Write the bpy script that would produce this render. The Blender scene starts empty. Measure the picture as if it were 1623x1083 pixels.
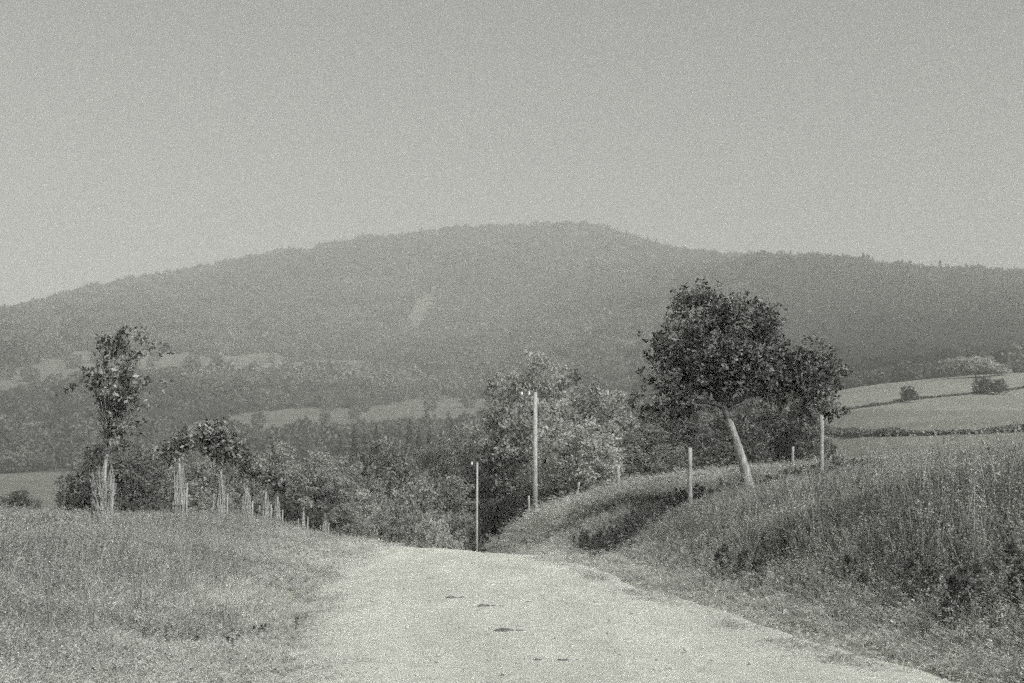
import bpy, math, random
import numpy as np
from mathutils import Vector, Matrix

random.seed(7)
rng = np.random.default_rng(11)
R = math.radians
S = bpy.context.scene
C = S.collection

# ------------------------------------------------------------------ camera
F_PX = 2254.0
CAM_H = 1.6
PITCH = math.atan((730 - 541.5) / F_PX)
cd = bpy.data.cameras.new("camera")
cd.sensor_width = 36.0
cd.lens = F_PX * 36.0 / 1623.0
cd.clip_start = 0.1
cd.clip_end = 20000
cam = bpy.data.objects.new("camera", cd)
C.objects.link(cam)
cam.location = (0, 0, CAM_H)
cam.rotation_euler = (math.pi / 2 + PITCH, 0, 0)
S.camera = cam

# ------------------------------------------------------------------ light
SUN_EL, SUN_AZ = R(43), R(138)      # azimuth clockwise from +Y (view direction)
w = bpy.data.worlds.new("World")
S.world = w
w.use_nodes = True
nt = w.node_tree
nt.nodes.clear()
sky = nt.nodes.new("ShaderNodeTexSky")
sky.sky_type = 'NISHITA'
sky.sun_disc = False
sky.sun_elevation = SUN_EL
sky.sun_rotation = SUN_AZ
sky.air_density = 1.0
sky.dust_density = 3.0
hs = nt.nodes.new("ShaderNodeRGBToBW")
tint = nt.nodes.new("ShaderNodeMix")
tint.data_type = 'RGBA'
tint.blend_type = 'MULTIPLY'
tint.inputs[0].default_value = 1.0
tint.inputs[7].default_value = (1.0, 1.005, 0.98, 1)
bg = nt.nodes.new("ShaderNodeBackground")
bg.inputs[1].default_value = 0.105
wo = nt.nodes.new("ShaderNodeOutputWorld")
nt.links.new(sky.outputs[0], hs.inputs[0])
nt.links.new(hs.outputs[0], tint.inputs[6])
nt.links.new(tint.outputs[2], bg.inputs[0])
nt.links.new(bg.outputs[0], wo.inputs[0])

sl = bpy.data.lights.new("sun", 'SUN')
sl.energy = 3.2
sl.angle = R(0.6)
sl.color = (1.0, 0.995, 0.975)
so = bpy.data.objects.new("sun", sl)
C.objects.link(so)
sdir = Vector((math.sin(SUN_AZ) * math.cos(SUN_EL), math.cos(SUN_AZ) * math.cos(SUN_EL), math.sin(SUN_EL)))
so.rotation_euler = sdir.to_track_quat('Z', 'Y').to_euler()
so.location = (20, -20, 60)

S.view_settings.view_transform = 'Standard'
S.view_settings.look = 'None'
S.view_settings.exposure = 0.2
S.view_settings.gamma = 1.0
S.render.engine = 'CYCLES'
S.cycles.use_denoising = False
S.cycles.use_adaptive_sampling = True
S.cycles.adaptive_threshold = 0.07
S.cycles.adaptive_min_samples = 12
S.cycles.max_bounces = 6
S.cycles.diffuse_bounces = 3
S.cycles.volume_bounces = 1
S.cycles.transparent_max_bounces = 8

# ------------------------------------------------------------------ helpers
ca, sa = math.cos(PITCH), math.sin(PITCH)

def at(px, py, Y):
    """the point at distance Y (metres ahead) seen at this spot of the photograph"""
    cx = (px - 811.5) / F_PX
    cy = (541.5 - py) / F_PX
    k = Y / (ca - cy * sa)
    return np.array((cx * k, Y, CAM_H + (sa + cy * ca) * k))

def xz(px, py, Y):
    cx = (np.asarray(px, float) - 811.5) / F_PX
    cy = (541.5 - np.asarray(py, float)) / F_PX
    k = Y / (ca - cy * sa)
    return cx * k, CAM_H + (sa + cy * ca) * k

def project(X, Y, Z):
    dz = Z - CAM_H
    d = Y * ca + dz * sa
    u = -Y * sa + dz * ca
    d = np.maximum(d, 0.01)
    return 811.5 + F_PX * X / d, 541.5 - F_PX * u / d

def pchip(x, y, q):
    x = np.asarray(x, float); y = np.asarray(y, float)
    h = np.diff(x); d = np.diff(y) / h
    m = np.zeros_like(y)
    for i in range(1, len(x) - 1):
        if d[i - 1] * d[i] > 0:
            w1 = 2 * h[i] + h[i - 1]; w2 = h[i] + 2 * h[i - 1]
            m[i] = (w1 + w2) / (w1 / d[i - 1] + w2 / d[i])
    m[0], m[-1] = d[0], d[-1]
    q = np.clip(np.asarray(q, float), x[0], x[-1])
    i = np.clip(np.searchsorted(x, q) - 1, 0, len(x) - 2)
    t = (q - x[i]) / h[i]
    return ((2*t**3 - 3*t**2 + 1) * y[i] + (t**3 - 2*t**2 + t) * h[i] * m[i]
            + (-2*t**3 + 3*t**2) * y[i+1] + (t**3 - t**2) * h[i] * m[i+1])

_tab = np.random.default_rng(5).random((256, 256))
def vnoise(x, y):
    xi = np.floor(x).astype(int); yi = np.floor(y).astype(int)
    fx = x - xi; fy = y - yi
    fx = fx * fx * (3 - 2 * fx); fy = fy * fy * (3 - 2 * fy)
    g = lambda a, b: _tab[a & 255, b & 255]
    return ((g(xi, yi) * (1 - fx) + g(xi + 1, yi) * fx) * (1 - fy)
            + (g(xi, yi + 1) * (1 - fx) + g(xi + 1, yi + 1) * fx) * fy) * 2 - 1
def fbm(x, y, n=4):
    s = 0; a = 1.0
    for k in range(n):
        s = s + a * vnoise(x * 2**k + 17.3 * k, y * 2**k + 9.1 * k); a *= 0.5
    return s / 1.9
def sstep(a, b, x):
    t = np.clip((x - a) / (b - a), 0, 1)
    return t * t * (3 - 2 * t)

def tag(o, label=None, cat=None, group=None, kind=None):
    if label: o["label"] = label
    if cat: o["category"] = cat
    if group: o["group"] = group
    if kind: o["kind"] = kind
    return o

def link(name, me, mat=None, parent=None):
    o = bpy.data.objects.new(name, me)
    C.objects.link(o)
    if mat and me is not None and not me.materials:
        me.materials.append(mat)
    if parent: o.parent = parent
    return o

def empty(name, loc):
    o = bpy.data.objects.new(name, None)
    o.empty_display_size = 0.3
    o.location = loc
    C.objects.link(o)
    return o

def mesh_np(name, V, Fc, mat=None, smooth=False, vals=None):
    """V (n,3), Fc (m,k) all faces with k corners; vals: one number per face"""
    me = bpy.data.meshes.new(name)
    V = np.ascontiguousarray(V, np.float32); Fc = np.ascontiguousarray(Fc, np.int32)
    m, k = Fc.shape
    me.vertices.add(len(V)); me.vertices.foreach_set("co", V.ravel())
    me.loops.add(m * k); me.loops.foreach_set("vertex_index", Fc.ravel())
    me.polygons.add(m)
    me.polygons.foreach_set("loop_start", np.arange(0, m * k, k, dtype=np.int32))
    try:
        me.polygons.foreach_set("loop_total", np.full(m, k, np.int32))
    except Exception:
        pass
    if smooth:
        me.polygons.foreach_set("use_smooth", np.ones(m, bool))
    me.update(calc_edges=True)
    if vals is not None:
        a = me.attributes.new("tone", 'FLOAT', 'FACE')
        a.data.foreach_set("value", np.ascontiguousarray(vals, np.float32))
    if mat: me.materials.append(mat)
    return me

class MB:
    """collects rings/tubes of quads and triangles into one mesh"""
    def __init__(s): s.v = []; s.f = []
    def tube(s, pts, rad, n=8, cap=True):
        pts = [Vector(p) for p in pts]
        base = len(s.v)
        up = Vector((0.3, 0.9, 0.2))
        for i, p in enumerate(pts):
            d = (pts[min(i + 1, len(pts) - 1)] - pts[max(i - 1, 0)]).normalized()
            a = d.cross(up)
            if a.length < 1e-3: a = d.cross(Vector((1, 0, 0)))
            a.normalize(); b = d.cross(a)
            for k in range(n):
                t = 2 * math.pi * k / n
                s.v.append(p + (a * math.cos(t) + b * math.sin(t)) * rad[i])
        for i in range(len(pts) - 1):
            for k in range(n):
                s.f.append((base + i*n + k, base + i*n + (k+1) % n, base + (i+1)*n + (k+1) % n, base + (i+1)*n + k))
        if cap:
            s.f.append(tuple(base + k for k in range(n))[::-1])
            s.f.append(tuple(base + (len(pts)-1)*n + k for k in range(n)))
    def lathe(s, c, prof, n=12):
        base = len(s.v)
        for (r, z) in prof:
            for k in range(n):
                t = 2 * math.pi * k / n
                s.v.append(Vector((c[0] + r*math.cos(t), c[1] + r*math.sin(t), c[2] + z)))
        for i in range(len(prof) - 1):
            for k in range(n):
                s.f.append((base + i*n + k, base + i*n + (k+1) % n, base + (i+1)*n + (k+1) % n, base + (i+1)*n + k))
        s.f.append(tuple(base + k for k in range(n))[::-1])
        s.f.append(tuple(base + (len(prof)-1)*n + k for k in range(n)))
    def mesh(s, name, mat=None, smooth=True):
        me = bpy.data.meshes.new(name)
        me.from_pydata([tuple(v) for v in s.v], [], s.f)
        me.update()
        if smooth:
            me.polygons.foreach_set("use_smooth", np.ones(len(me.polygons), bool))
        if mat: me.materials.append(mat)
        return me

# ------------------------------------------------------------------ materials
def grey(v): return (v, v * 1.004, v * 0.98, 1)

def new_mat(name):
    m = bpy.data.materials.new(name)
    m.use_nodes = True
    n = m.node_tree.nodes
    b = n["Principled BSDF"]
    b.inputs["Roughness"].default_value = 0.9
    b.inputs["Specular IOR Level"].default_value = 0.15
    return m, m.node_tree, b

def ramp(ntree, src, stops):
    r = ntree.nodes.new("ShaderNodeValToRGB")
    e = r.color_ramp.elements
    while len(e) < len(stops): e.new(0.5)
    for q, (p, v) in zip(e, stops):
        q.position = p; q.color = grey(v)
    ntree.links.new(src, r.inputs[0])
    return r.outputs[0]

def noise(ntree, scale, detail=6, rough=0.6, coord=None):
    t = ntree.nodes.new("ShaderNodeTexNoise")
    t.inputs["Scale"].default_value = scale
    t.inputs["Detail"].default_value = detail
    t.inputs["Roughness"].default_value = rough
    if coord is not None: ntree.links.new(coord, t.inputs["Vector"])
    return t.outputs["Fac"]

def pos(ntree):
    return ntree.nodes.new("ShaderNodeNewGeometry").outputs["Position"]

def mul(ntree, a, b, mode='MULTIPLY', fac=1.0):
    m = ntree.nodes.new("ShaderNodeMix"); m.data_type = 'RGBA'; m.blend_type = mode
    m.inputs[0].default_value = fac
    ntree.links.new(a, m.inputs[6]); ntree.links.new(b, m.inputs[7])
    return m.outputs[2]

def bump(ntree, b, h, dist, strength=0.6):
    n = ntree.nodes.new("ShaderNodeBump")
    n.inputs["Distance"].default_value = dist
    n.inputs["Strength"].default_value = strength
    ntree.links.new(h, n.inputs["Height"])
    ntree.links.new(n.outputs[0], b.inputs["Normal"])

def leaf_mat(name, lo, hi, trans=0.25, patch=0.0):
    """foliage: tone per leaf, varied per plant"""
    m, t, b = new_mat(name)
    a = t.nodes.new("ShaderNodeAttribute"); a.attribute_name = "tone"
    c = ramp(t, a.outputs["Fac"], [(0.0, lo), (1.0, hi)])
    oi = t.nodes.new("ShaderNodeObjectInfo")
    c2 = ramp(t, oi.outputs["Random"], [(0.0, 0.62), (1.0, 1.0)])
    c = mul(t, c, c2)
    if patch:
        c3 = ramp(t, noise(t, patch, 4, 0.6, pos(t)), [(0.38, 0.5), (0.6, 1.0)])
        c = mul(t, c, c3)
    t.links.new(c, b.inputs["Base Color"])
    b.inputs["Roughness"].default_value = 0.7
    tr = t.nodes.new("ShaderNodeBsdfTranslucent")
    t.links.new(c, tr.inputs[0])
    mx = t.nodes.new("ShaderNodeMixShader"); mx.inputs[0].default_value = trans
    out = t.nodes["Material Output"]
    t.links.new(b.outputs[0], mx.inputs[1]); t.links.new(tr.outputs[0], mx.inputs[2])
    t.links.new(mx.outputs[0], out.inputs[0])
    return m

def bark_mat(name, lo, hi, scale=14):
    m, t, b = new_mat(name)
    tc = t.nodes.new("ShaderNodeTexCoord")
    mp = t.nodes.new("ShaderNodeMapping"); mp.inputs["Scale"].default_value = (1, 1, 0.25)
    t.links.new(tc.outputs["Object"], mp.inputs[0])
    f = noise(t, scale, 8, 0.7, mp.outputs[0])
    t.links.new(ramp(t, f, [(0.3, lo), (0.68, hi)]), b.inputs["Base Color"])
    bump(t, b, f, 0.03, 0.8)
    return m

M_LEAF_MAIN = leaf_mat("old_tree_leaves", 0.04, 0.5, 0.2)
M_LEAF_SAP = leaf_mat("sapling_leaves", 0.07, 0.6, 0.25)
M_LEAF_BELT = leaf_mat("belt_leaves", 0.3, 0.66, 0.4)
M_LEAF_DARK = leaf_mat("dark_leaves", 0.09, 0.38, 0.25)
M_LEAF_PALE = leaf_mat("pale_leaves", 0.4, 0.85, 0.35)
M_FOREST = leaf_mat("forest_leaves", 0.12, 0.34, 0.25, patch=0.006)
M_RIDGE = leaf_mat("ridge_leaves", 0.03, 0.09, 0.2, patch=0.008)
M_CONIFER = leaf_mat("conifer_needles", 0.06, 0.16, 0.15)
M_GRASS_R = leaf_mat("tall_grass_blades", 0.2, 0.68, 0.35, patch=0.35)
M_GRASS_M = leaf_mat("mid_grass_blades", 0.24, 0.6, 0.35)
M_STEM = leaf_mat("dry_stems", 0.24, 0.62, 0.3)
M_GRASS_D = leaf_mat("weed_and_shade_growth", 0.07, 0.26, 0.25)
M_GRASS_L = leaf_mat("short_grass_blades", 0.62, 0.92, 0.45, patch=0)
M_BARK_LIT = bark_mat("lit_bark", 0.1, 0.56, 9)  # lit version of the bark, light put into its tone
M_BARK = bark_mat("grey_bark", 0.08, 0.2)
M_WOOD = bark_mat("weathered_post", 0.22, 0.5, 10)
M_POLE = bark_mat("bleached_pole", 0.3, 0.55, 6)
M_BRUSH = bark_mat("dry_brushwood", 0.2, 0.5, 20)
m, t, b = new_mat("porcelain")
b.inputs["Base Color"].default_value = (0.85, 0.85, 0.82, 1); b.inputs["Roughness"].default_value = 0.25
f = noise(t, 8); t.links.new(ramp(t, f, [(0.3, 0.75), (0.7, 0.88)]), b.inputs["Base Color"])
M_PORC = m
m, t, b = new_mat("rusty_iron")
f = noise(t, 30); t.links.new(ramp(t, f, [(0.3, 0.06), (0.7, 0.16)]), b.inputs["Base Color"])
M_IRON = m
m, t, b = new_mat("dark_clod")
f = noise(t, 30); t.links.new(ramp(t, f, [(0.3, 0.1), (0.7, 0.3)]), b.inputs["Base Color"])
bump(t, b, f, 0.02)
M_CLOD = m

# ground: land cover tone stored on the sheet x small scale variation
m, t, b = new_mat("turf")
a = t.nodes.new("ShaderNodeAttribute"); a.attribute_name = "cover"
P = pos(t)
n1 = ramp(t, noise(t, 0.9, 8, 0.65, P), [(0.3, 0.66), (0.7, 1.15)])
n2 = ramp(t, noise(t, 14, 6, 0.7, P), [(0.3, 0.7), (0.7, 1.2)])
n3 = ramp(t, noise(t, 0.03, 6, 0.6, P), [(0.3, 0.8), (0.7, 1.12)])
c = mul(t, mul(t, mul(t, a.outputs["Color"], n1), n2), n3)
t.links.new(c, b.inputs["Base Color"])
bump(t, b, noise(t, 9, 8, 0.75, P), 0.06, 0.9)
M_TURF = m

# road: pale rolled gravel
m, t, b = new_mat("pale_gravel")
P = pos(t)
mp = t.nodes.new("ShaderNodeMapping"); mp.inputs["Scale"].default_value = (1.0, 0.22, 1.0)
t.links.new(P, mp.inputs[0])
n1 = ramp(t, noise(t, 1.1, 5, 0.6, mp.outputs[0]), [(0.3, 0.80), (0.7, 1.06)])
n2 = ramp(t, noise(t, 60, 4, 0.8, P), [(0.3, 0.78), (0.7, 1.15)])
n4 = ramp(t, noise(t, 5, 6, 0.7, P), [(0.35, 0.86), (0.6, 1.04)])
base = t.nodes.new("ShaderNodeRGB"); base.outputs[0].default_value = grey(0.66)
t.links.new(mul(t, mul(t, mul(t, base.outputs[0], n1), n2), n4), b.inputs["Base Color"])
bump(t, b, noise(t, 45, 6, 0.8, P), 0.02, 0.8)
M_ROAD = m

# ------------------------------------------------------------------ terrain
def xR(Y): return pchip([-60, 0, 5, 10.2, 12.9, 15.3, 18, 27, 37, 50, 64, 80, 100, 130, 170],
                        [5.5, 4.2, 3.85, 3.3, 2.8, 2.4, 1.9, 1.1, 0.5, -0.3, -1.2, -2.4, -4, -7, -12], Y)
def xL(Y): return pchip([-60, 0, 5, 10.2, 13.3, 18, 30, 37, 50, 64, 80, 100, 130, 170],
                        [0.3, -1.1, -1.4, -1.63, -1.9, -2.3, -3.1, -3.4, -4.0, -5.6, -7, -8.6, -11.6, -16.6], Y)
YK = [-60, 0, 10, 20, 30, 37, 44, 53, 64, 73, 84, 94, 120, 170]
def zroad(Y): return pchip(YK, [0, 0, 0, -.08, -.43, -.81, -1.4, -2.3, -3.4, -4.3, -5.4, -6.4, -9, -13], Y)
def zrow(Y): return pchip(YK, [.2, .3, .32, .15, .03, -.02, -.3, -.75, -1.5, -2.3, -3.2, -4.1, -6.2, -9], Y)
def zfld(Y): return pchip(YK, [.6, .5, .5, .4, .28, .15, -.05, -.6, -1.5, -2.4, -3.3, -4.0, -4.6, -5], Y)
def ztop(Y): return pchip(YK, [1.7, 1.6, 1.5, 1.2, .6, .4, .5, .55, .35, -.1, -.95, -2.0, -4.6, -8], Y)
def zupr(Y): return pchip(YK, [2.1, 2.1, 2.0, 1.9, 1.7, 1.52, 1.35, 1.28, 1.12, .9, .5, .2, -.5, -1], Y)
def zrgt(Y): return pchip(YK, [2.4, 2.6, 2.6, 2.7, 2.8, 2.6, 2.4, 2.2, 2.0, 1.8, 1.6, 1.5, 1.8, 4.5], Y)

HOLLOW = [(1.5, 27.5), (2.5, 32), (4.0, 38.3), (5.1, 42.5), (7.4, 46), (13, 50)]
def dist_poly(X, Y, P):
    d = np.full(np.shape(X), 1e9)
    for (x0, y0), (x1, y1) in zip(P[:-1], P[1:]):
        dx, dy = x1 - x0, y1 - y0
        t = np.clip(((X - x0) * dx + (Y - y0) * dy) / (dx * dx + dy * dy), 0, 1)
        d = np.minimum(d, np.hypot(X - x0 - t * dx, Y - y0 - t * dy))
    return d

def near_h(X, Y):
    l, r = xL(Y), xR(Y)
    zr = zroad(Y); zo = zrow(Y); zt = ztop(Y)
    xs = [np.full_like(X, -80), np.full_like(X, -22), -7.6 - 0.03 * np.clip(Y, 0, 90), l - 2.4, l - 1.2, l, r, r + .6, r + 1.2, r + 3.6, r + 6.6, r + 12, np.full_like(X, 32), np.full_like(X, 90)]
    zm = zr + (zo - zr) * 0.5
    rise = zt - zr
    zs = [zfld(Y) - .3, zfld(Y), zo, zm, zr + (zo - zr) * .2 - .03 + .75 * np.exp(-((Y - 60) / 15) ** 2), zr + .3 * np.exp(-((Y - 46) / 14) ** 2), zr - .06 * np.exp(-((Y - 42) / 10) ** 2), zr + .06, zr + .12 + .08 * rise, zr + .78 * rise, zt, zupr(Y), zrgt(Y), zrgt(Y) + 2.5]
    z = np.zeros_like(X)
    for i in range(len(xs) - 1):
        a, bb = xs[i], np.maximum(xs[i+1], xs[i] + .05)
        t = np.clip((X - a) / (bb - a), 0, 1)
        tt = t * .55 + .45 * t * t * (3 - 2 * t)
        z = z + (zs[i+1] - zs[i]) * tt
    z = z + zs[0]
    off = np.clip(np.maximum(l - X, X - r), 0, 4) / 4
    z = z + off * (.16 * fbm(X * .35, Y * .35, 4) + .06 * fbm(X * 1.7, Y * 1.7, 3))
    d = dist_poly(X, Y, HOLLOW)
    z = z - .6 * np.exp(-(d / .85) ** 2) * sstep(0.2, 2.5, X - r + .3)
    # shallow drain on the near left verge
    d = dist_poly(X, Y, [(-6.5, 17), (-4.2, 13.8), (-2.9, 12.6), (-2.5, 14.6), (-2.6, 18)])
    z = z - .16 * np.exp(-(d / .38) ** 2)
    return z

SKY_L = np.array([(-300,560),(-100,520),(0,500),(60,487),(130,463),(200,450),(270,437),(340,425),(420,406),(500,394),(600,380),(700,368),(800,362),(920,360),(960,364),(980,371),(1050,396),(1100,405),(1200,412),(1300,413),(1340,417),(1400,429),(1500,434),(1623,440),(1800,455),(2100,490)], float)
COLS = [-200, 0, 200, 400, 600, 800, 1000, 1200, 1300, 1400, 1623, 1900]
RINGS = {
 110: [830,835,870,880,880,880,850,785,762,715,700,690],
 140: [815,812,865,875,875,870,840,765,740,704,691,680],
 200: [785,780,830,840,845,845,815,735,700,676,668,660],
 300: [772,768,795,805,805,800,760,690,655,640,634,625],
 380: [765,762,775,780,780,770,725,655,626,609,592,580],
 480: [755,750,740,735,738,728,695,645,628,614,598,588],
 650: [705,700,690,690,692,690,665,625,612,604,594,584],
 900: [620,610,625,640,650,645,620,590,578,570,565,560],
 1300:[560,555,560,590,605,590,550,520,505,500,500,500],
 1700:[520,515,512,530,545,530,480,440,432,440,452,465],
 2100:[520,515,478,465,470,460,425,445,450,460,470,480],
 2500:[540,520,465,425,392,374,392,460,470,480,490,500],
 2900:[640,640,620,620,620,620,620,620,620,620,620,620],
 5500:[680]*12,
}
PXF = np.arange(-400, 2101, 25.0)
RY = sorted(RINGS)
ZT = []
for Y in RY:
    py = pchip(COLS, RINGS[Y], PXF)
    skyl = np.interp(PXF, SKY_L[:, 0], SKY_L[:, 1])
    if Y == 2500:
        k = 1 - sstep(1150, 1420, PXF); py = py * (1 - k) + (skyl + 13) * k
    if Y == 1700:
        k = sstep(1060, 1260, PXF); py = py * (1 - k) + (skyl + 16) * k
    if Y == 2100:
        k = sstep(1060, 1260, PXF); py = py * (1 - k) + (skyl + 18) * k
    if Y == 2100:
        k = 1 - sstep(60, 260, PXF); py = py * (1 - k) + (skyl + 14) * k
    ZT.append(xz(PXF, py, Y)[1])
ZT = np.array(ZT)

def far_h(X, Y):
    Yc = np.clip(Y, RY[0], RY[-1])
    pxq = np.clip(811.5 + F_PX * X / np.maximum(Yc, 1) , PXF[0], PXF[-1])
    fi = (pxq - PXF[0]) / 25.0
    i0 = np.clip(np.floor(fi).astype(int), 0, len(PXF) - 2); t = fi - i0
    rows = ZT[:, i0] * (1 - t) + ZT[:, i0 + 1] * t          # (rings, n)
    ly = np.log(Yc); lr = np.log(np.array(RY, float))
    k = np.clip(np.searchsorted(lr, ly) - 1, 0, len(RY) - 2)
    n = len(RY)
    idx = np.arange(X.size)
    g = lambda j: rows[np.clip(j, 0, n - 1), idx]
    z0, z1, zm, zp = g(k), g(k + 1), g(k - 1), g(k + 2)
    h = lr[k + 1] - lr[k]
    s = (z1 - z0) / h
    sm = (z0 - zm) / np.maximum(lr[k] - lr[np.clip(k - 1, 0, n - 1)], .05)
    sp = (zp - z1) / np.maximum(lr[np.clip(k + 2, 0, n - 1)] - lr[k + 1], .05)
    m0 = np.where(sm * s > 0, 2 * sm * s / np.where(sm + s == 0, 1, sm + s), 0) * h
    m1 = np.where(sp * s > 0, 2 * sp * s / np.where(sp + s == 0, 1, sp + s), 0) * h
    u = (ly - lr[k]) / h
    z = (2*u**3 - 3*u**2 + 1) * z0 + (u**3 - 2*u**2 + u) * m0 + (-2*u**3 + 3*u**2) * z1 + (u**3 - u**2) * m1
    amp = np.clip((Yc - 500) / 1500, 0, 1)
    edge = 1 - .6 * sstep(2100, 2450, Yc)
    return z + amp * edge * 7 * fbm(X / 160, Yc / 160, 4) + np.clip((Yc - 110) / 300, 0, 1) * .5 * fbm(X / 25, Yc / 25, 3)

def H(X, Y):
    X = np.asarray(X, float); Y = np.asarray(Y, float)
    shp = np.broadcast(X, Y).shape
    X = np.broadcast_to(X, shp).ravel().copy(); Y = np.broadcast_to(Y, shp).ravel().copy()
    k = sstep(95, 140, Y)
    z = near_h(X, Y) * (1 - k) + far_h(X, Y) * k
    return z.reshape(shp)
def h1(x, y): return float(H(np.array([x]), np.array([y]))[0])

def inpoly(px, py, poly):
    c = np.zeros(np.shape(px), bool)
    n = len(poly)
    for i in range(n):
        x0, y0 = poly[i]; x1, y1 = poly[(i + 1) % n]
        if y0 == y1: continue
        k = ((y0 > py) != (y1 > py)) & (px < (x1 - x0) * (py - y0) / (y1 - y0) + x0)
        c ^= k
    return c

FIELDS = [   # open land on the far slopes
    ([(-60,606),(60,572),(150,552),(250,554),(330,566),(430,558),(470,572),(560,572),(640,580),(640,604),(420,606),(330,612),(240,612),(140,616),(60,636),(-60,670)], .17),
    ([(230,706),(330,664),(420,652),(560,642),(700,628),(830,636),(1000,636),(1000,690),(800,694),(700,690),(560,690),(420,704),(300,726)], .17),
    ([(632,535),(650,490),(668,456),(700,446),(696,480),(682,512),(664,545)], .18),
    ([(566,585),(590,575),(602,600),(585,612)], .24),
    ([(482,408),(490,396),(506,396),(500,412)], .25),
    ([(1425,560),(1465,552),(1505,566),(1500,576),(1460,568)], .28),
]
def cover(X, Y, Z):
    px, py = project(X, Y, Z)
    wob = 8 * fbm(X / 40, Y / 40, 4)
    isf = (Y > 470)
    tone = np.full(X.shape, .16)
    for poly, v in FIELDS:
        k = inpoly(px, py + wob, poly) & (Y > 470)
        isf &= ~k
        tone = np.where(k, v, tone)
    rf = (Y > 110) & (Y <= 470)
    tone = np.where(rf, .2 + .03 * fbm(X / 40, Y / 40, 3), tone)
    tone = np.where((Y > 470) & isf, .12, tone)
    # right hand fields: strips with different crops
    kk = rf & (px > 1250)
    strip = np.where(py < 650, .29, .25)
    tone = np.where(kk, strip, tone)
    nr = Y <= 110
    l, r = xL(Y), xR(Y)
    tl = .55 - .12 * sstep(1, 6, l - X) + .05 * fbm(X / 3, Y / 3, 3)
    tr_ = .30 + .05 * fbm(X / 3, Y / 3, 3) + .12 * np.maximum(sstep(40, 55, Y), 1 - sstep(.6, 2.2, X - r))
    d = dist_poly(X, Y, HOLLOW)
    tr_ = tr_ - .1 * np.exp(-(d / .8) ** 2)  # shade of the hollow painted into the ground tone
    k = sstep(-1, 1, X - (l + r) / 2)
    tone = np.where(nr, tl * (1 - k) + tr_ * k, tone)
    return tone, isf

def axis(lim, fine, step, grow, hi):
    a = [0.0]; s = step
    while a[-1] < lim:
        if a[-1] > fine: s = min(s * grow, hi)
        a.append(a[-1] + s)
    return a
ax = axis(3600, 15, .22, 1.045, 28)
gx = np.array([-v for v in ax[:0:-1]] + ax)
ay = axis(5400, 60, .3, 1.02, 26)
gy = np.array([-v for v in axis(500, 5, .6, 1.25, 60)[:0:-1]] + ay)
GX, GY = np.meshgrid(gx, gy)
GZ = H(GX, GY)
CV, _ = cover(GX.ravel(), GY.ravel(), GZ.ravel())
inside = sstep(0.0, .35, np.minimum(GX - xL(GY), xR(GY) - GX)) * (GY < 150)
GZs = GZ - .09 * inside
nx, ny = len(gx), len(gy)
V = np.stack([GX.ravel(), GY.ravel(), GZs.ravel()], 1)
ii = (np.arange(ny - 1)[:, None] * nx + np.arange(nx - 1)[None]).ravel()
Fq = np.stack([ii, ii + 1, ii + 1 + nx, ii + nx], 1)
me = mesh_np("ground", V, Fq, M_TURF, smooth=True)
ca_ = me.color_attributes.new("cover", 'FLOAT_COLOR', 'POINT')
col = np.stack([CV, CV * 1.012, CV * .965, np.ones_like(CV)], 1).astype(np.float32)
ca_.data.foreach_set("color", col.ravel())
tag(link("ground", me), kind="structure")

# road sheet, its edges wander a little
ry = np.concatenate([np.arange(-40, 60, .3), np.arange(60, 140, 1.5)])
us = np.linspace(0, 1, 26)
RV = []
for y in ry:
    wl = .16 * float(vnoise(np.array([y * .8]), np.array([3.3]))[0]) + .10 * float(vnoise(np.array([y * 2.9]), np.array([8.3]))[0])
    wr = .14 * float(vnoise(np.array([y * .9]), np.array([5.3]))[0]) + .08 * float(vnoise(np.array([y * 3.1]), np.array([2.3]))[0])
    l = float(xL(y)) - .25 + wl; r = float(xR(y)) + .08 + wr
    X = l + (r - l) * us
    z = H(X, np.full_like(X, y)) + .004
    z += .04 * (1 - (2 * us - 1) ** 2)
    z -= .025 * (np.exp(-((us - .3) / .07) ** 2) + np.exp(-((us - .68) / .07) ** 2))
    z[0] -= .07; z[-1] -= .07
    RV.append(np.stack([X, np.full_like(X, y), z], 1))
RV = np.concatenate(RV)
n = len(us)
ii = (np.arange(len(ry) - 1)[:, None] * n + np.arange(n - 1)[None]).ravel()
tag(link("road", mesh_np("road", RV, np.stack([ii, ii + 1, ii + 1 + n, ii + n], 1), M_ROAD, smooth=True)), kind="structure")

# ------------------------------------------------------------------ foliage builders
def leaves(P, size, rg, flat=0.0, tone=None, aspect=1.0):
    """one small bent leaf-like quad at every point"""
    n = len(P)
    nrm = rg.normal(size=(n, 3)); nrm[:, 2] = np.abs(nrm[:, 2]) * (1 + flat)
    nrm /= np.linalg.norm(nrm, axis=1)[:, None]
    a = rg.normal(size=(n, 3)); a -= (a * nrm).sum(1)[:, None] * nrm
    a /= np.linalg.norm(a, axis=1)[:, None]
    bb = np.cross(nrm, a)
    s = (size * rg.uniform(.6, 1.3, n))[:, None]
    q = [P - a * s, P + bb * s * .55 * aspect, P + a * s, P - bb * s * .55 * aspect]
    V = np.stack(q, 1).reshape(-1, 3)
    Fc = np.arange(4 * n).reshape(n, 4)
    tn = rg.random(n) if tone is None else tone
    return V, Fc, tn

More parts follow.
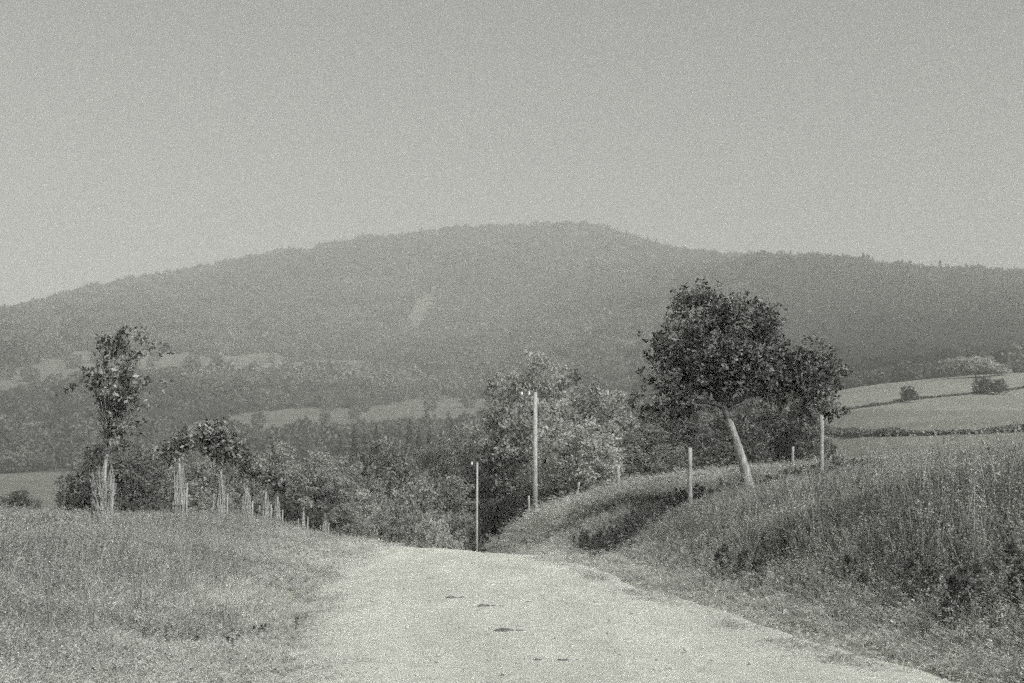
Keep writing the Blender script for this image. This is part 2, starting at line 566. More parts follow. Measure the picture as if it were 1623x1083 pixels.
def crown_points(blobs, nclump, per, rg, csig, shell=.55):
    """clumps of leaves in a set of ellipsoids (x,y,z,rx,ry,rz)"""
    B = np.array(blobs, float)
    vol = B[:, 3] * B[:, 4] * B[:, 5]
    pk = rg.choice(len(B), nclump, p=vol / vol.sum())
    d = rg.normal(size=(nclump, 3)); d /= np.linalg.norm(d, axis=1)[:, None]
    rr = (shell + (1 - shell) * rg.random(nclump)) ** .8
    cen = B[pk, :3] + d * rr[:, None] * B[pk, 3:]
    tcl = rg.random(nclump)
    sg = csig * rg.uniform(.6, 1.4, nclump)
    P = np.repeat(cen, per, 0) + rg.normal(size=(nclump * per, 3)) * np.repeat(sg, per)[:, None]
    tone = np.clip(.7 * np.repeat(tcl, per) + .3 * rg.random(nclump * per), 0, 1) ** 1.4
    return P, tone, cen

def belt_proto(k, slim=False):
    """crown and trunk of a unit-high tree"""
    rg = np.random.default_rng(100 + k)
    blobs = []
    for i in range(9):
        z = [.3, .32, .36, .55, .58, .6, .62, .8, .84][i]
        rmax = .46 * math.sqrt(max(.05, 1 - ((z - .45) / .54) ** 2))
        a = i * 2.2 + rg.uniform(-.4, .4); q = rg.uniform(.16, .23)
        r = max(0, rmax - q * .75)
        blobs.append((r * math.cos(a), r * math.sin(a), z + rg.normal() * .02, q * 1.1, q * 1.1, q * .8))
    blobs.append((0, 0, .5, .26, .26, .34))
    P, tn, cen = crown_points(blobs, 420, 28, rg, .026, .6)
    V, Fc, tn = leaves(P, .019, rg, .3, tn)
    cr = mesh_np("crown", V, Fc, None, vals=tn)
    b_ = MB()
    b_.tube([(0, 0, -.06), (.01, 0, .15), (0, .01, .4), (.01, 0, .7)], [.026, .021, .015, .005], 8)
    for q in range(7):
        c = cen[rg.integers(len(cen))]
        z0 = rg.uniform(.15, .4)
        b_.tube([(0, 0, z0), (c[0] * .5, c[1] * .5, z0 + (c[2] - z0) * .6), tuple(c)], [.012, .008, .003], 5)
    tr = b_.mesh("trunk")
    return cr, tr
PROTOS = [belt_proto(k) for k in range(6)]

def with_mat(me, mat, key, cache={}):
    k = (me.name, mat.name)
    if k not in cache:
        c = me.copy(); c.materials.clear(); c.materials.append(mat); cache[k] = c
    return cache[k]

def belt_tree(name, label, px, top, wid, Y, mat, k, group, cat="tree", bark=None, dpx=0.8, low=0.0):
    x, zt = [float(v) for v in xz(px, top, Y)]
    z0 = h1(x, Y) - .1
    hh = zt - z0
    wm = wid / F_PX * Y
    e = empty(name, (x, Y, z0))
    tag(e, label, cat, group)
    cr, tr = PROTOS[k % 6]
    sx = wm * 1.12 / .92
    hc = min(hh, wm * 1.45)
    o = link("crown", with_mat(cr, mat, 0), parent=e); o.scale = (sx, sx * dpx, hc); o.location.z = hh - hc
    o2 = link("trunk", with_mat(tr, bark or M_BARK, 0), parent=e); o2.scale = (hh * .9, hh * .9, hh)
    o.rotation_euler.z = random.uniform(-.4, .4)
    return e

GB = "trees of the belt behind the crest"
BELT = [
 # px, top, width, Y, material, proto, label
 (30, 778, 60, 130, 'D', 0, "low dark bush alone in the pale strip at the far left edge"),
 (130, 738, 100, 84, 'B', 1, "low leafy tree forming the left end of the tree belt"),
 (190, 700, 120, 82, 'D', 2, "dark broad tree directly behind the tall sapling at left"),
 (250, 706, 110, 86, 'B', 3, "bushy tree behind the gap between the tall sapling and the second brushwood guard"),
 (315, 728, 110, 80, 'B', 4, "shady tree between the second and third brushwood guards"),
 (385, 722, 100, 88, 'B', 5, "rounded tree behind the fourth guarded sapling"),
 (440, 706, 110, 100, 'B', 0, "high rounded tree rising above the fifth and sixth guarded saplings"),
 (495, 722, 120, 90, 'B', 1, "spreading tree above the seventh guarded sapling in the belt"),
 (555, 722, 100, 98, 'B', 2, "mid grey tree left of the domed tree in the belt"),
 (622, 692, 120, 104, 'B', 3, "tall tree with a pale domed top in the middle of the belt"),
 (690, 704, 110, 110, 'B', 4, "loose crowned tree between the domed tree and the thin far pole"),
 (752, 672, 120, 120, 'B', 5, "tree standing right behind the thin far pole"),
 (840, 568, 150, 112, 'B', 1, "tallest tree of the belt, with a steep left side behind the near pole"),
 (872, 632, 150, 106, 'B', 3, "full leafy tree right behind the upper part of the near pole"),
 (905, 590, 170, 116, 'B', 2, "broad tall tree just right of the near pole"),
 (975, 618, 140, 112, 'B', 3, "tree joining the tallest trees to the old roadside tree"),
 (800, 700, 110, 108, 'D', 4, "dark tree filling the hollow between the two poles"),
 (930, 668, 150, 96, 'P', 5, "pale leaved tree low behind the bank right of the near pole"),
 (1015, 676, 110, 98, 'B', 0, "small tree behind the fence, left of the old roadside tree"),
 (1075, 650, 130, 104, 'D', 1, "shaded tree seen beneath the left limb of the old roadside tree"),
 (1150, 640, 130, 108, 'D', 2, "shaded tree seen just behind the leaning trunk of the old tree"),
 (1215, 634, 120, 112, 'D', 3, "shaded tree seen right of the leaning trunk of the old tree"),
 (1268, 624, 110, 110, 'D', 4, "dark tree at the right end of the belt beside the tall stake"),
]
MM = {'B': M_LEAF_BELT, 'D': M_LEAF_DARK, 'P': M_LEAF_PALE}
for (px, top, wid, Y, mk, k, lab) in BELT:
    belt_tree("bush" if px == 30 else "broadleaf_tree", lab, px, top, wid, Y, MM[mk], k, GB,
              cat="bush" if px == 30 else "tree")
GS = "shrubs along the foot of the tree belt"
SHR = [
 (240, 790, 80, 76, 'D', "dark shrub low between the first and second guarded saplings"),
 (410, 788, 80, 82, 'B', "shrub low behind the pair of pale guards"),
 (510, 775, 90, 84, 'D', "dark leafy shrub standing behind the eighth guarded sapling"),
 (580, 778, 100, 90, 'B', "rounded shrub in front of the left flank of the domed tree"),
 (650, 765, 100, 94, 'B', "rounded light shrub in front of the domed tree"),
 (715, 760, 100, 104, 'B', "leafy shrub just left of the thin far pole, above the road's end"),
 (870, 740, 110, 100, 'B', "leafy shrub right behind the foot of the tall pole"),
 (960, 725, 100, 98, 'D', "dark shrub behind the slim stake on the bank"),
 (345, 785, 70, 74, 'B', "leafy shrub low behind the third guarded sapling"),
 (470, 792, 80, 76, 'D', "dark shrub low between the sixth and seventh guarded saplings"),
 (545, 800, 90, 78, 'B', "light shrub where the saplings end at the crest"),
 (600, 812, 80, 80, 'B', "small light shrub below the domed tree"),
 (650, 800, 80, 84, 'B', "leafy shrub below the right side of the domed tree"),
 (692, 822, 70, 78, 'P', "pale shrub beside the road where it drops from sight"),
 (728, 815, 70, 101, 'B', "shrub at the foot of the thin far pole"),
 (790, 790, 80, 103, 'D', "very dark shrub against the foot of the right bank"),
]
for i, (px, top, wid, Y, mk, lab) in enumerate(SHR):
    belt_tree("shrub", lab, px, top, wid, Y, MM[mk], i + 2, GS, cat="shrub")

# ------------------------------------------------------------------ spruces on the slope
def spruce_proto(k):
    rg = np.random.default_rng(300 + k)
    pts = []; n = 1500
    z = 1 - np.sqrt(rg.random(n)) * .95
    tier = np.abs(((z * 11) % 1) - .2)
    r = (1 - z) * .2 * (1.1 - .6 * tier) * rg.uniform(.55, 1.05, n)
    a = rg.uniform(0, 6.28, n)
    P = np.stack([r * np.cos(a), r * np.sin(a), z - r * .25], 1)
    V, Fc, tn = leaves(P, .022, rg, 1.0)
    cr = mesh_np("crown", V, Fc, M_CONIFER, vals=tn)
    b_ = MB(); b_.tube([(0, 0, -.05), (0, 0, .5), (0, 0, .97)], [.016, .01, .002], 6)
    return cr, b_.mesh("trunk", M_BARK)
SPR = [spruce_proto(k) for k in range(3)]
SPX = [(562, 672), (578, 680), (596, 668), (612, 676), (633, 671), (649, 658), (664, 672), (681, 668), (699, 676), (716, 662), (733, 674), (540, 686), (752, 680)]
SL = ["fifth spruce left of the tallest one, small", "short spruce near the left end of the row", "pointed spruce left of the pair above the domed tree", "small spruce directly left above the domed tree",
      "spruce touching the left side of the tallest one", "tallest spruce of the row above the domed tree", "spruce touching the right side of the tallest one", "spruce in the middle of the right half of the row",
      "low spruce between two taller ones in the right half", "second tallest spruce, above the gap left of the thin far pole", "spruce just right of the second tallest one", "leftmost and lowest spruce of the row", "rightmost spruce, above the thin far pole"]
for i, ((px, top), lab) in enumerate(zip(SPX, SL)):
    Y = 360 + random.uniform(-12, 12)
    x, zt = [float(v) for v in xz(px, top, Y)]
    z0 = h1(x, Y) - .2
    e = empty("spruce_tree", (x, Y, z0)); tag(e, lab, "conifer", "row of spruces on the slope behind the belt")
    h = max(7.5, zt - z0); 
    for nm, me in zip(("crown", "trunk"), SPR[i % 3]):
        o = link(nm, me, parent=e); o.scale = (h * .9, h * .9, h)

# ------------------------------------------------------------------ field bushes, low hedges on the right
belt_tree("bush", "small round dark bush alone on the right hand hillside field", 1440, 612, 25, 300, M_LEAF_DARK, 2, None, "bush")
belt_tree("bush", "dark spreading bush below the pale tree at the right", 1562, 597, 36, 320, M_LEAF_DARK, 3, None, "bush")
belt_tree("bush", "second smaller dark bush touching the right end of the spreading bush", 1583, 601, 26, 318, M_LEAF_DARK, 4, None, "bush")
belt_tree("willow_tree", "pale rounded tree on the skyline of the right hand field", 1545, 566, 92, 372, M_LEAF_PALE, 5, None, "tree")

def hedge(name, label, pts, hh, ww, mat, n, seed, size):
    rg = np.random.default_rng(seed)
    pts = np.array(pts)
    seg = np.hypot(*np.diff(pts, axis=0).T); cum = np.concatenate([[0], np.cumsum(seg)])
    s = rg.uniform(0, cum[-1], n)
    X = np.interp(s, cum, pts[:, 0]) + rg.normal(0, ww, n)
    Y = np.interp(s, cum, pts[:, 1]) + rg.normal(0, ww, n)
    hv = hh * (1 + .45 * vnoise(s / 4.0, s * 0 + seed))
    Z = H(X, Y) + rg.random(n) * hv
    V, Fc, tn = leaves(np.stack([X, Y, Z], 1), size, rg, .2)
    o = link(name, mesh_np(name, V, Fc, mat, vals=tn))
    tag(o, label, "hedge")
    return o
def groundline(pix):
    """walk points of the photograph down to the terrain"""
    out = []
    ys = np.arange(100, 470, 1.0)
    for px, py in pix:
        X, Z = xz(px, py, ys)
        g = H(X, ys)
        k = np.where(g >= Z)[0]
        j = k[0] if len(k) else np.argmin(np.abs(g - Z))
        out.append((X[j], ys[j]))
    return out
hedge("hedge", "long low dark hedge between the lower and upper right hand fields",
      groundline([(1310, 686), (1360, 692), (1420, 692), (1500, 690), (1560, 688), (1623, 685), (1720, 681)]), .7, .3, M_LEAF_DARK, 16000, 5, .2)
hedge("hedge", "thin broken hedge line running up towards the bushes on the hillside field",
      groundline([(1332, 652), (1380, 645), (1440, 635), (1500, 629), (1560, 623), (1623, 616), (1720, 606)]), .5, .35, M_LEAF_DARK, 6000, 6, .22)

# ------------------------------------------------------------------ old roadside tree
def P3(px, py, Y): return Vector(at(px, py, Y))
TY = 42.0
e = empty("old_tree", (float(at(1190, 790, TY)[0]), TY, 0)); 
e.location.z = h1(e.location.x, TY)
tag(e, "leaning old fruit tree with wide dark crown on the right bank", "tree")
base = Vector(e.location)
def rel(px, py, Y): return P3(px, py, Y) - base
tb = MB()
tb.tube([rel(1197, 815, TY), rel(1190, 782, TY), rel(1180, 740, TY), rel(1168, 700, TY), rel(1154, 665, TY), rel(1146, 640, TY)],
        [.24, .165, .135, .115, .105, .10], 14)
for q in range(6):
    a_ = q * 1.05 + .3; b0_ = rel(1191, 786, TY)
    tb.tube([b0_ + Vector((math.cos(a_) * .05, math.sin(a_) * .05, .3)), b0_ + Vector((math.cos(a_) * .2, math.sin(a_) * .2, .02)), b0_ + Vector((math.cos(a_) * .36, math.sin(a_) * .36, -.16))], [.05, .07, .03], 6)
for v_ in tb.v:
    v_ += Vector(tuple(np.random.default_rng(int(abs(v_.z) * 9999)).normal(size=3))) * .012
fork = rel(1147, 644, TY); nstem = len(tb.f)
rgm = np.random.default_rng(77)
MAINB = [ # px, py, dY, rx px, ry(m), rz px
 (1110, 500, 0, 62, 1.2, 42), (1175, 510, .3, 62, 1.2, 40), (1075, 545, -.4, 50, 1.0, 36), (1140, 560, 0, 80, 1.5, 46),
 (1205, 560, .3, 52, 1.2, 46), (1215, 500, 0, 22, .5, 22), (1055, 575, .1, 38, .7, 20), (1082, 596, -.6, 56, 1.1, 30),
 (1042, 630, -.3, 66, 1.0, 30), (1060, 655, .3, 50, .8, 22), (1190, 598, 0, 60, 1.3, 28), (1250, 590, .4, 58, 1.1, 38), (1290, 590, 0, 44, .9, 38),
 (1310, 560, 0, 28, .6, 18), (1300, 635, -.3, 38, .8, 28), (1250, 620, .2, 50, 1.0, 24), (1320, 655, -.2, 20, .5, 18), (1130, 596, .2, 50, 1.0, 24),
 (1100, 470, 0, 34, .6, 16), (1225, 488, 0, 8, .2, 10), (1280, 550, 0, 14, .3, 14), (1340, 590, 0, 14, .3, 24)]
bl = []
sc_ = TY / F_PX
for (px, py, dy, rx, ry_, rz) in MAINB:
    p = rel(px, py, TY + dy)
    bl.append((p.x, p.y, p.z, rx * sc_, ry_, rz * sc_))
P, tn, cen = crown_points(bl, 1080, 26, rgm, .075, .45)
Pe, te, ce = crown_points([(b_[0], b_[1], b_[2], b_[3] * 1.22 + .06, b_[4] * 1.1, b_[5] * 1.22 + .06) for b_ in bl], 210, 12, rgm, .06, .9)
P, tn = np.concatenate([P, Pe]), np.concatenate([tn, te])
V, Fc, tn = leaves(P, .062, rgm, .4, tn)
link("crown", mesh_np("crown", V, Fc, M_LEAF_MAIN, vals=tn), parent=e)
def limb(mb, a, b, r0, r1, rg, n=5, sag=.12):
    pts = []
    for i in range(n + 1):
        t = i / n
        p = a.lerp(b, t)
        j = math.sin(t * math.pi) * sag * (b - a).length
        p += Vector((rg.normal() * j * .25, rg.normal() * j * .25, j * .6))
        pts.append(p)
    mb.tube(pts, [r0 + (r1 - r0) * i / n for i in range(n + 1)], 7)
    return pts
for q in [(1075, 640, .11), (1040, 640, .07), (1110, 530, .1), (1180, 540, .1), (1250, 620, .11), (1300, 600, .07), (1085, 590, .08), (1210, 570, .08)]:
    pp = limb(tb, fork, rel(q[0], q[1], TY + rgm.uniform(-.4, .4)), q[2], .025, rgm)
    for _ in range(5):
        s_ = pp[rgm.integers(2, 6)]
        near = sorted(cen, key=lambda c: (Vector(c) - s_).length)
        limb(tb, s_, Vector(near[rgm.integers(10, 70)]), .03, .008, rgm, 3)
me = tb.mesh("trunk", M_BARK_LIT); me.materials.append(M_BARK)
mi = np.zeros(len(me.polygons), np.int32); mi[nstem:] = 1; mi[14 * 4:14 * 5] = 1  # darker bark on upper stem and limbs paints the crown's shade
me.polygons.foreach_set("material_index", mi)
link("trunk", me, parent=e)
# wind broken stub on the trunk
sb = MB(); sb.tube([rel(1163, 690, TY), rel(1178, 672, TY - .15), rel(1186, 668, TY - .2)], [.03, .02, .01], 6)
link("branch_stub", sb.mesh("branch_stub", M_BARK), parent=e)

# ------------------------------------------------------------------ young roadside trees with brushwood guards
GSAP = "young roadside trees wrapped in brushwood guards"
def sapling(label, px, Y, guard_top, guard_w, blobs, nclump, seed, lean=0, crown_low=None, stakes=True, per=14, leaf=.055, csig=.07, flare=False):
    rg = np.random.default_rng(seed)
    x = float(at(px, 800, Y)[0]); z0 = h1(x, Y)
    e = empty("young_tree", (x, Y, z0)); tag(e, label, "young tree", GSAP)
    b0 = Vector((x, Y, z0))
    r3 = lambda a, b, dy=0: P3(a, b, Y + dy) - b0
    top = r3(px + lean, crown_low if crown_low else guard_top - 10)
    tb = MB()
    pts = [Vector((0, 0, -.15)), Vector((.01, 0, top.z * .5)), top]
    rad = [.045, .04, .03]
    tb.tube(pts, rad, 8)
    if blobs:
        bl = []
        for (a, b, dy, rx, ry_, rz) in blobs:
            p = r3(a, b, dy); s = Y / F_PX
            bl.append((p.x, p.y, p.z, rx * s, ry_, rz * s))
        P, tn, cen = crown_points(bl, nclump, per, rg, csig, .3)
        V, Fc, tn = leaves(P, leaf, rg, .2, tn)
        # leading shoots from trunk head to the clumps
        for c in cen[:: max(1, len(cen) // 45)]:
            c = Vector(c); mid = top.lerp(c, .5) + Vector((0, 0, .1))
            tb.tube([top - Vector((0, 0, .05)), mid, c], [.016, .01, .004], 5, False)
        link("crown", mesh_np("crown", V, Fc, M_LEAF_SAP, vals=tn), parent=e)
    link("trunk", tb.mesh("trunk", M_BARK_LIT), parent=e)
    if guard_top:
        gt = r3(px, guard_top).z
        gb = MB()
        n = 170 if Y < 60 else 70
        for i in range(n):
            a = rg.uniform(0, 6.28); q = math.sqrt(rg.random()); fl = guard_w * q
            hh = gt * (rg.uniform(.45, .8) if i % 4 else rg.uniform(.75, 1.08))
            fl *= .8; c_, s_ = math.cos(a), math.sin(a)
            tip = 1.0 if flare else rg.uniform(.15, .8)
            ms = .5 if flare else 1.0
            a2 = a + rg.normal() * .7
            gb.tube([(c_ * (.03 + .4 * fl), s_ * (.03 + .4 * fl), -.05), (c_ * (.03 + fl * ms), s_ * (.03 + fl * ms), hh * rg.uniform(.4, .6)),
                     (math.cos(a2) * (.02 + fl * tip), math.sin(a2) * (.02 + fl * tip), hh)],
                    [.014, .014, .006], 4, False)
        for zz in (.3, .62):
            r_ = .04 + guard_w * .75
            gb.tube([(r_ * math.cos(q), r_ * math.sin(q), gt * zz) for q in np.linspace(0, 6.28, 11)], [.008] * 11, 4, False)
        link("brushwood_guard", gb.mesh("brushwood_guard", M_BRUSH, False), parent=e)
    if stakes:
        for sx, sy in ((-.24, .03), (.2, -.05)):
            st = MB(); hs_ = (r3(px, guard_top).z if guard_top else 1.2) * rg.uniform(.55, .8)
            st.tube([(sx, sy, -.2), (sx + .015, sy, hs_)], [.03, .024], 7)
            link("stake", st.mesh("stake", M_WOOD), parent=e)
    return e

sapling("tall young tree with sparse open crown, nearest in the row at left", 163, 30, 742, .34,
        [(192, 560, 0, 42, .45, 40), (185, 610, 0, 54, .6, 42), (195, 650, 0, 40, .5, 34), (188, 690, 0, 24, .28, 20), (235, 545, 0, 26, .3, 22),
         (250, 600, 0, 26, .3, 14), (248, 525, 0, 6, .1, 9), (110, 556, 0, 10, .1, 8), (115, 610, 0, 16, .15, 10), (150, 585, 0, 18, .2, 22),
         (198, 525, 0, 14, .15, 12), (130, 640, 0, 16, .15, 12), (268, 590, 0, 12, .15, 10), (262, 560, 0, 12, .15, 10)], 135, 1, lean=7, crown_low=706, per=17, leaf=.062, csig=.08, flare=True)
sapling("second young tree of the row, its guard widest at mid height", 284, 38, 742, 0.217,
        [(276, 712, 0, 20, .4, 18), (290, 698, 0, 16, .35, 16), (262, 728, 0, 14, .3, 12)], 60, 2, crown_low=712, leaf=.06, csig=.08)
sapling("third young tree, with a broad bright crown leaning left over the gap", 350, 44, 758, 0.167,
        [(318, 694, 0, 30, .55, 20), (350, 704, 0, 32, .6, 34), (376, 722, 0, 26, .5, 22), (338, 676, 0, 18, .3, 14), (400, 738, 0, 12, .3, 10)], 170, 3, crown_low=725, leaf=.07, csig=.09, per=16)
sapling("fourth young tree, its guard bulging in the middle", 391, 48.5, 776, 0.201,
        [(392, 742, 0, 16, .3, 12), (405, 752, 0, 12, .3, 9)], 45, 4, crown_low=750, leaf=.07)
sapling("fifth young tree, left one of a close pair of pale guards", 421, 53, 788, 0.184,
        [(428, 758, 0, 16, .3, 12)], 36, 5, crown_low=765, leaf=.07)
sapling("sixth young tree, right one of a close pair of pale guards", 440, 56.5, 794, 0.167,
        [(446, 772, 0, 14, .3, 11)], 32, 6, crown_low=776, leaf=.07)
sapling("seventh young tree, thin stem with a small tuft of leaves", 481, 64, 812, .05,
        [(480, 794, 0, 18, .4, 9)], 40, 7, crown_low=797, leaf=.08)
sapling("eighth young tree, guard flaring at its foot near the crest", 515, 72, 818, 0.184,
        [(516, 804, 0, 20, .5, 10)], 42, 8, crown_low=808, leaf=.08)
sapling("ninth young tree, a short pale guard low behind the crest", 571, 88, 842, 0.167,
        [(572, 830, 0, 14, .4, 9)], 30, 9, crown_low=834, leaf=.09, stakes=False)
sapling("last young tree of the row, just showing left of the road's end", 588, 94, 845, 0.167,
        [(590, 836, 0, 13, .4, 8)], 30, 10, crown_low=838, leaf=.09, stakes=False)

# ------------------------------------------------------------------ poles and fence stakes
def pole(label, px, py_top, Y, rad, arm):
    x, zt = [float(v) for v in xz(px, py_top, Y)]
    z0 = h1(x, Y)
    e = empty("utility_pole", (x, Y, z0)); tag(e, label, "utility pole", "poles along the right of the road")
    h = zt - z0
    b_ = MB(); b_.tube([(0, 0, -.6), (0, 0, h * .5), (0.02, 0, h)], [rad, rad * .88, rad * .72], 14)
    link("post", b_.mesh("post", M_POLE), parent=e)
    for i, (dx, dz) in enumerate(arm):
        q = MB()
        q.tube([(-rad * .6, 0, h + dz - .22), (dx, 0, h + dz - .24), (dx, 0, h + dz - .1)], [.018, .018, .018], 6)
        br = link("bracket", q.mesh("bracket", M_IRON), parent=e)
        q = MB(); q.lathe((dx, 0, h + dz - .16), [(.03, 0), (.075, .01), (.07, .07), (.045, .085), (.06, .12), (.05, .17), (.02, .2)], 12)
        link("insulator", q.mesh("insulator", M_PORC), parent=e)
pole("tall pale telegraph pole with two white insulators, on the right bank", 848, 622, 84, .155, [(-.34, 0), (-.78, .0)])
pole("thin far pole standing lower where the road drops away", 756, 733, 96, .09, [(-.34, 0)])

GF = "stakes of the old fence on the right bank"
def stake(label, px, top, Y, rad, lean=0.0, seed=0):
    rg = np.random.default_rng(seed)
    x, zt = [float(v) for v in xz(px, top, Y)]
    z0 = h1(x, Y); h = zt - z0
    b_ = MB()
    n = 6
    b_.tube([(lean * t + rg.normal() * .012, rg.normal() * .01, -.3 + (h + .3) * t) for t in np.linspace(0, 1, n)],
            [rad * rg.uniform(.85, 1.1) * (1 - .15 * t) for t in np.linspace(0, 1, n)], 8)
    o = link("fence_stake", b_.mesh("fence_stake", M_WOOD)); o.location = (x, Y, z0)
    tag(o, label, "fence post", GF)
stake("rough stake standing left of the old tree, nearest of the fence", 1092, 710, 41, .075, .03, 1)
stake("tallest pale stake, right of the old tree under the crown edge", 1299, 658, 44, .085, .06, 2)
stake("short stake seen between the leaning trunk and the tallest stake", 1257, 708, 58, .06, 0, 3)
stake("slim stake on the bank crest between the pale shrub and the rough stake", 980, 737, 60, .07, 0, 4)
stake("leaning stake halfway between the pole and the slim stake", 912, 764, 70, .06, .18, 5)
stake("short stake just left of the pole's foot", 838, 786, 82, .07, 0, 6)

# ------------------------------------------------------------------ clods on the road
GC = "small dark clods scattered on the road"
CL = [(728, 945, .10, "flat clod farthest left in the middle of the road"), (779, 959, .12, "long clod second from the top on the road"), (772, 972, .06, "tiny clod below the long one"),
      (827, 953, .08, "clod farthest right of the upper scatter"), (801, 997, .12, "wide flat clod at the centre of the road"), (873, 1043, .10, "flat clod low on the road, right of its middle"), (957, 1060, .06, "small clod nearest the bottom of the picture")]
for i, (px, py, s, lab) in enumerate(CL):
    Y = CAM_H * F_PX / (py - 730)
    for _ in range(3):
        x = float(xz(px, py, Y)[0]); zz = h1(x, Y) + .03
        Y = (CAM_H - zz) * F_PX / (py - 730)
    s *= 1.35; rg = np.random.default_rng(50 + i)
    b_ = MB()
    for q in range(6):
        cx, cy = rg.normal(0, s * .7), rg.normal(0, s * .25)
        r_ = s * rg.uniform(.22, .42)
        b_.lathe((cx * .7, cy * .7, -.012), [(r_ * .7, 0), (r_, r_ * .25), (r_ * .7, r_ * .55), (r_ * .2, r_ * .65)], 7)
    for v in b_.v:
        v += Vector((rg.normal(), rg.normal(), rg.normal() * .4)) * s * .06
    o = link("clod", b_.mesh("clod", M_CLOD)); o.location = (x, Y, zz)
    tag(o, "dark " + lab, "clod", GC)

# ------------------------------------------------------------------ scattered growth (geometry nodes on point clouds)
def scatter(name, P, rotz, scl, protos, label=None, cat=None):
    """points carrying rotation and size, each showing one of the prototype meshes"""
    coll = bpy.data.collections.new(name + "_kinds")
    for i, me in enumerate(protos):
        coll.objects.link(bpy.data.objects.new("%s_kind" % name, me))
    me = bpy.data.meshes.new(name)
    me.vertices.add(len(P)); me.vertices.foreach_set("co", np.ascontiguousarray(P, np.float32).ravel())
    a = me.attributes.new("spin", 'FLOAT_VECTOR', 'POINT'); a.data.foreach_set("vector", np.ascontiguousarray(rotz, np.float32).ravel())
    a = me.attributes.new("size", 'FLOAT_VECTOR', 'POINT'); a.data.foreach_set("vector", np.ascontiguousarray(scl, np.float32).ravel())
    me.update()
    o = link(name, me); tag(o, label, cat, None, "stuff")
    g = bpy.data.node_groups.new(name + "_nodes", 'GeometryNodeTree')
    g.interface.new_socket("Geometry", in_out='INPUT', socket_type='NodeSocketGeometry')
    g.interface.new_socket("Geometry", in_out='OUTPUT', socket_type='NodeSocketGeometry')
    N = g.nodes; L = g.links
    gi = N.new("NodeGroupInput"); go = N.new("NodeGroupOutput")
    ci = N.new("GeometryNodeCollectionInfo"); ci.inputs["Collection"].default_value = coll
    ci.inputs["Separate Children"].default_value = True; ci.inputs["Reset Children"].default_value = True
    ip = N.new("GeometryNodeInstanceOnPoints"); ip.inputs["Pick Instance"].default_value = True
    rv = N.new("FunctionNodeRandomValue"); rv.data_type = 'INT'
    for s_ in rv.inputs:
        if s_.name == "Min" and s_.type == 'INT': s_.default_value = 0
        if s_.name == "Max" and s_.type == 'INT': s_.default_value = len(protos) - 1
    ro = [s_ for s_ in rv.outputs if s_.type == 'INT'][0]
    na = N.new("GeometryNodeInputNamedAttribute"); na.data_type = 'FLOAT_VECTOR'; na.inputs[0].default_value = "spin"
    nb = N.new("GeometryNodeInputNamedAttribute"); nb.data_type = 'FLOAT_VECTOR'; nb.inputs[0].default_value = "size"
    e2 = N.new("FunctionNodeEulerToRotation")
    va = [s_ for s_ in na.outputs if s_.enabled and s_.name == "Attribute"][0]
    vb = [s_ for s_ in nb.outputs if s_.enabled and s_.name == "Attribute"][0]
    L.new(gi.outputs[0], ip.inputs["Points"]); L.new(ci.outputs[0], ip.inputs["Instance"])
    L.new(ro, ip.inputs["Instance Index"]); L.new(va, e2.inputs[0]); L.new(e2.outputs[0], ip.inputs["Rotation"])
    L.new(vb, ip.inputs["Scale"]); L.new(ip.outputs[0], go.inputs[0])
    md = o.modifiers.new("growth", 'NODES'); md.node_group = g
    return o

def tuft(n, hgt, spread, wid, bend, mat, seed, heads=0):
    rg = np.random.default_rng(seed)
    a = rg.uniform(0, 6.283, n); r0 = spread * np.sqrt(rg.random(n))
    dirx, diry = np.cos(a), np.sin(a)
    bx, by = r0 * np.cos(rg.uniform(0, 6.283, n)), r0 * np.sin(rg.uniform(0, 6.283, n))
    h = hgt * rg.uniform(.45, 1.1, n); bd = bend * h * rg.uniform(.2, 1.2, n)
    wa = rg.uniform(0, 6.283, n); wx, wy = np.cos(wa) * wid, np.sin(wa) * wid
    V = []
    for t, wf in ((0, 1.0), (.4, .9), (.75, .6), (1.0, .12)):
        cx = bx + dirx * bd * t * t; cy = by + diry * bd * t * t; cz = h * (t - .12 * bend * t * t)
        V.append(np.stack([cx - wx * wf, cy - wy * wf, cz], 1)); V.append(np.stack([cx + wx * wf, cy + wy * wf, cz], 1))
    V = np.stack(V, 1).reshape(-1, 3)
    i = np.arange(n)[:, None] * 8
    Fc = np.concatenate([i + np.array([[0, 1, 3, 2]]), i + np.array([[2, 3, 5, 4]]), i + np.array([[4, 5, 7, 6]])], 0)
    tn = np.tile(rg.random(n), 3)
    if heads:   # seed heads: small clusters near the tips
        k = rg.choice(n, heads)
        tips = np.stack([bx + dirx * bd, by + diry * bd, h * (1 - .12 * bend)], 1)[k]
        P = np.repeat(tips, 7, 0) + rg.normal(size=(heads * 7, 3)) * np.array([.012, .012, .05])
        V2, F2, t2 = leaves(P, .016, rg)
        Fc = np.concatenate([Fc, F2 + len(V)]); V = np.concatenate([V, V2]); tn = np.concatenate([tn, .6 + .4 * t2])
    return mesh_np("tuft", V, Fc, mat, vals=tn)

def weed(hgt, mat, seed, n=170):
    """branching broad leaved weed"""
    rg = np.random.default_rng(seed)
    z = rg.random(n) ** .7 * hgt; r = .16 * (1.1 - z / hgt) + .03
    a = rg.uniform(0, 6.28, n)
    P = np.stack([r * np.cos(a) * rg.random(n), r * np.sin(a) * rg.random(n), z], 1)
    V, Fc, tn = leaves(P, .028, rg, .6)
    return mesh_np("weed", V, Fc, mat, vals=tn)

def spins(n, tilt=.15):
    return np.stack([rng.normal(0, tilt, n), rng.normal(0, tilt, n), rng.uniform(0, 6.283, n)], 1)

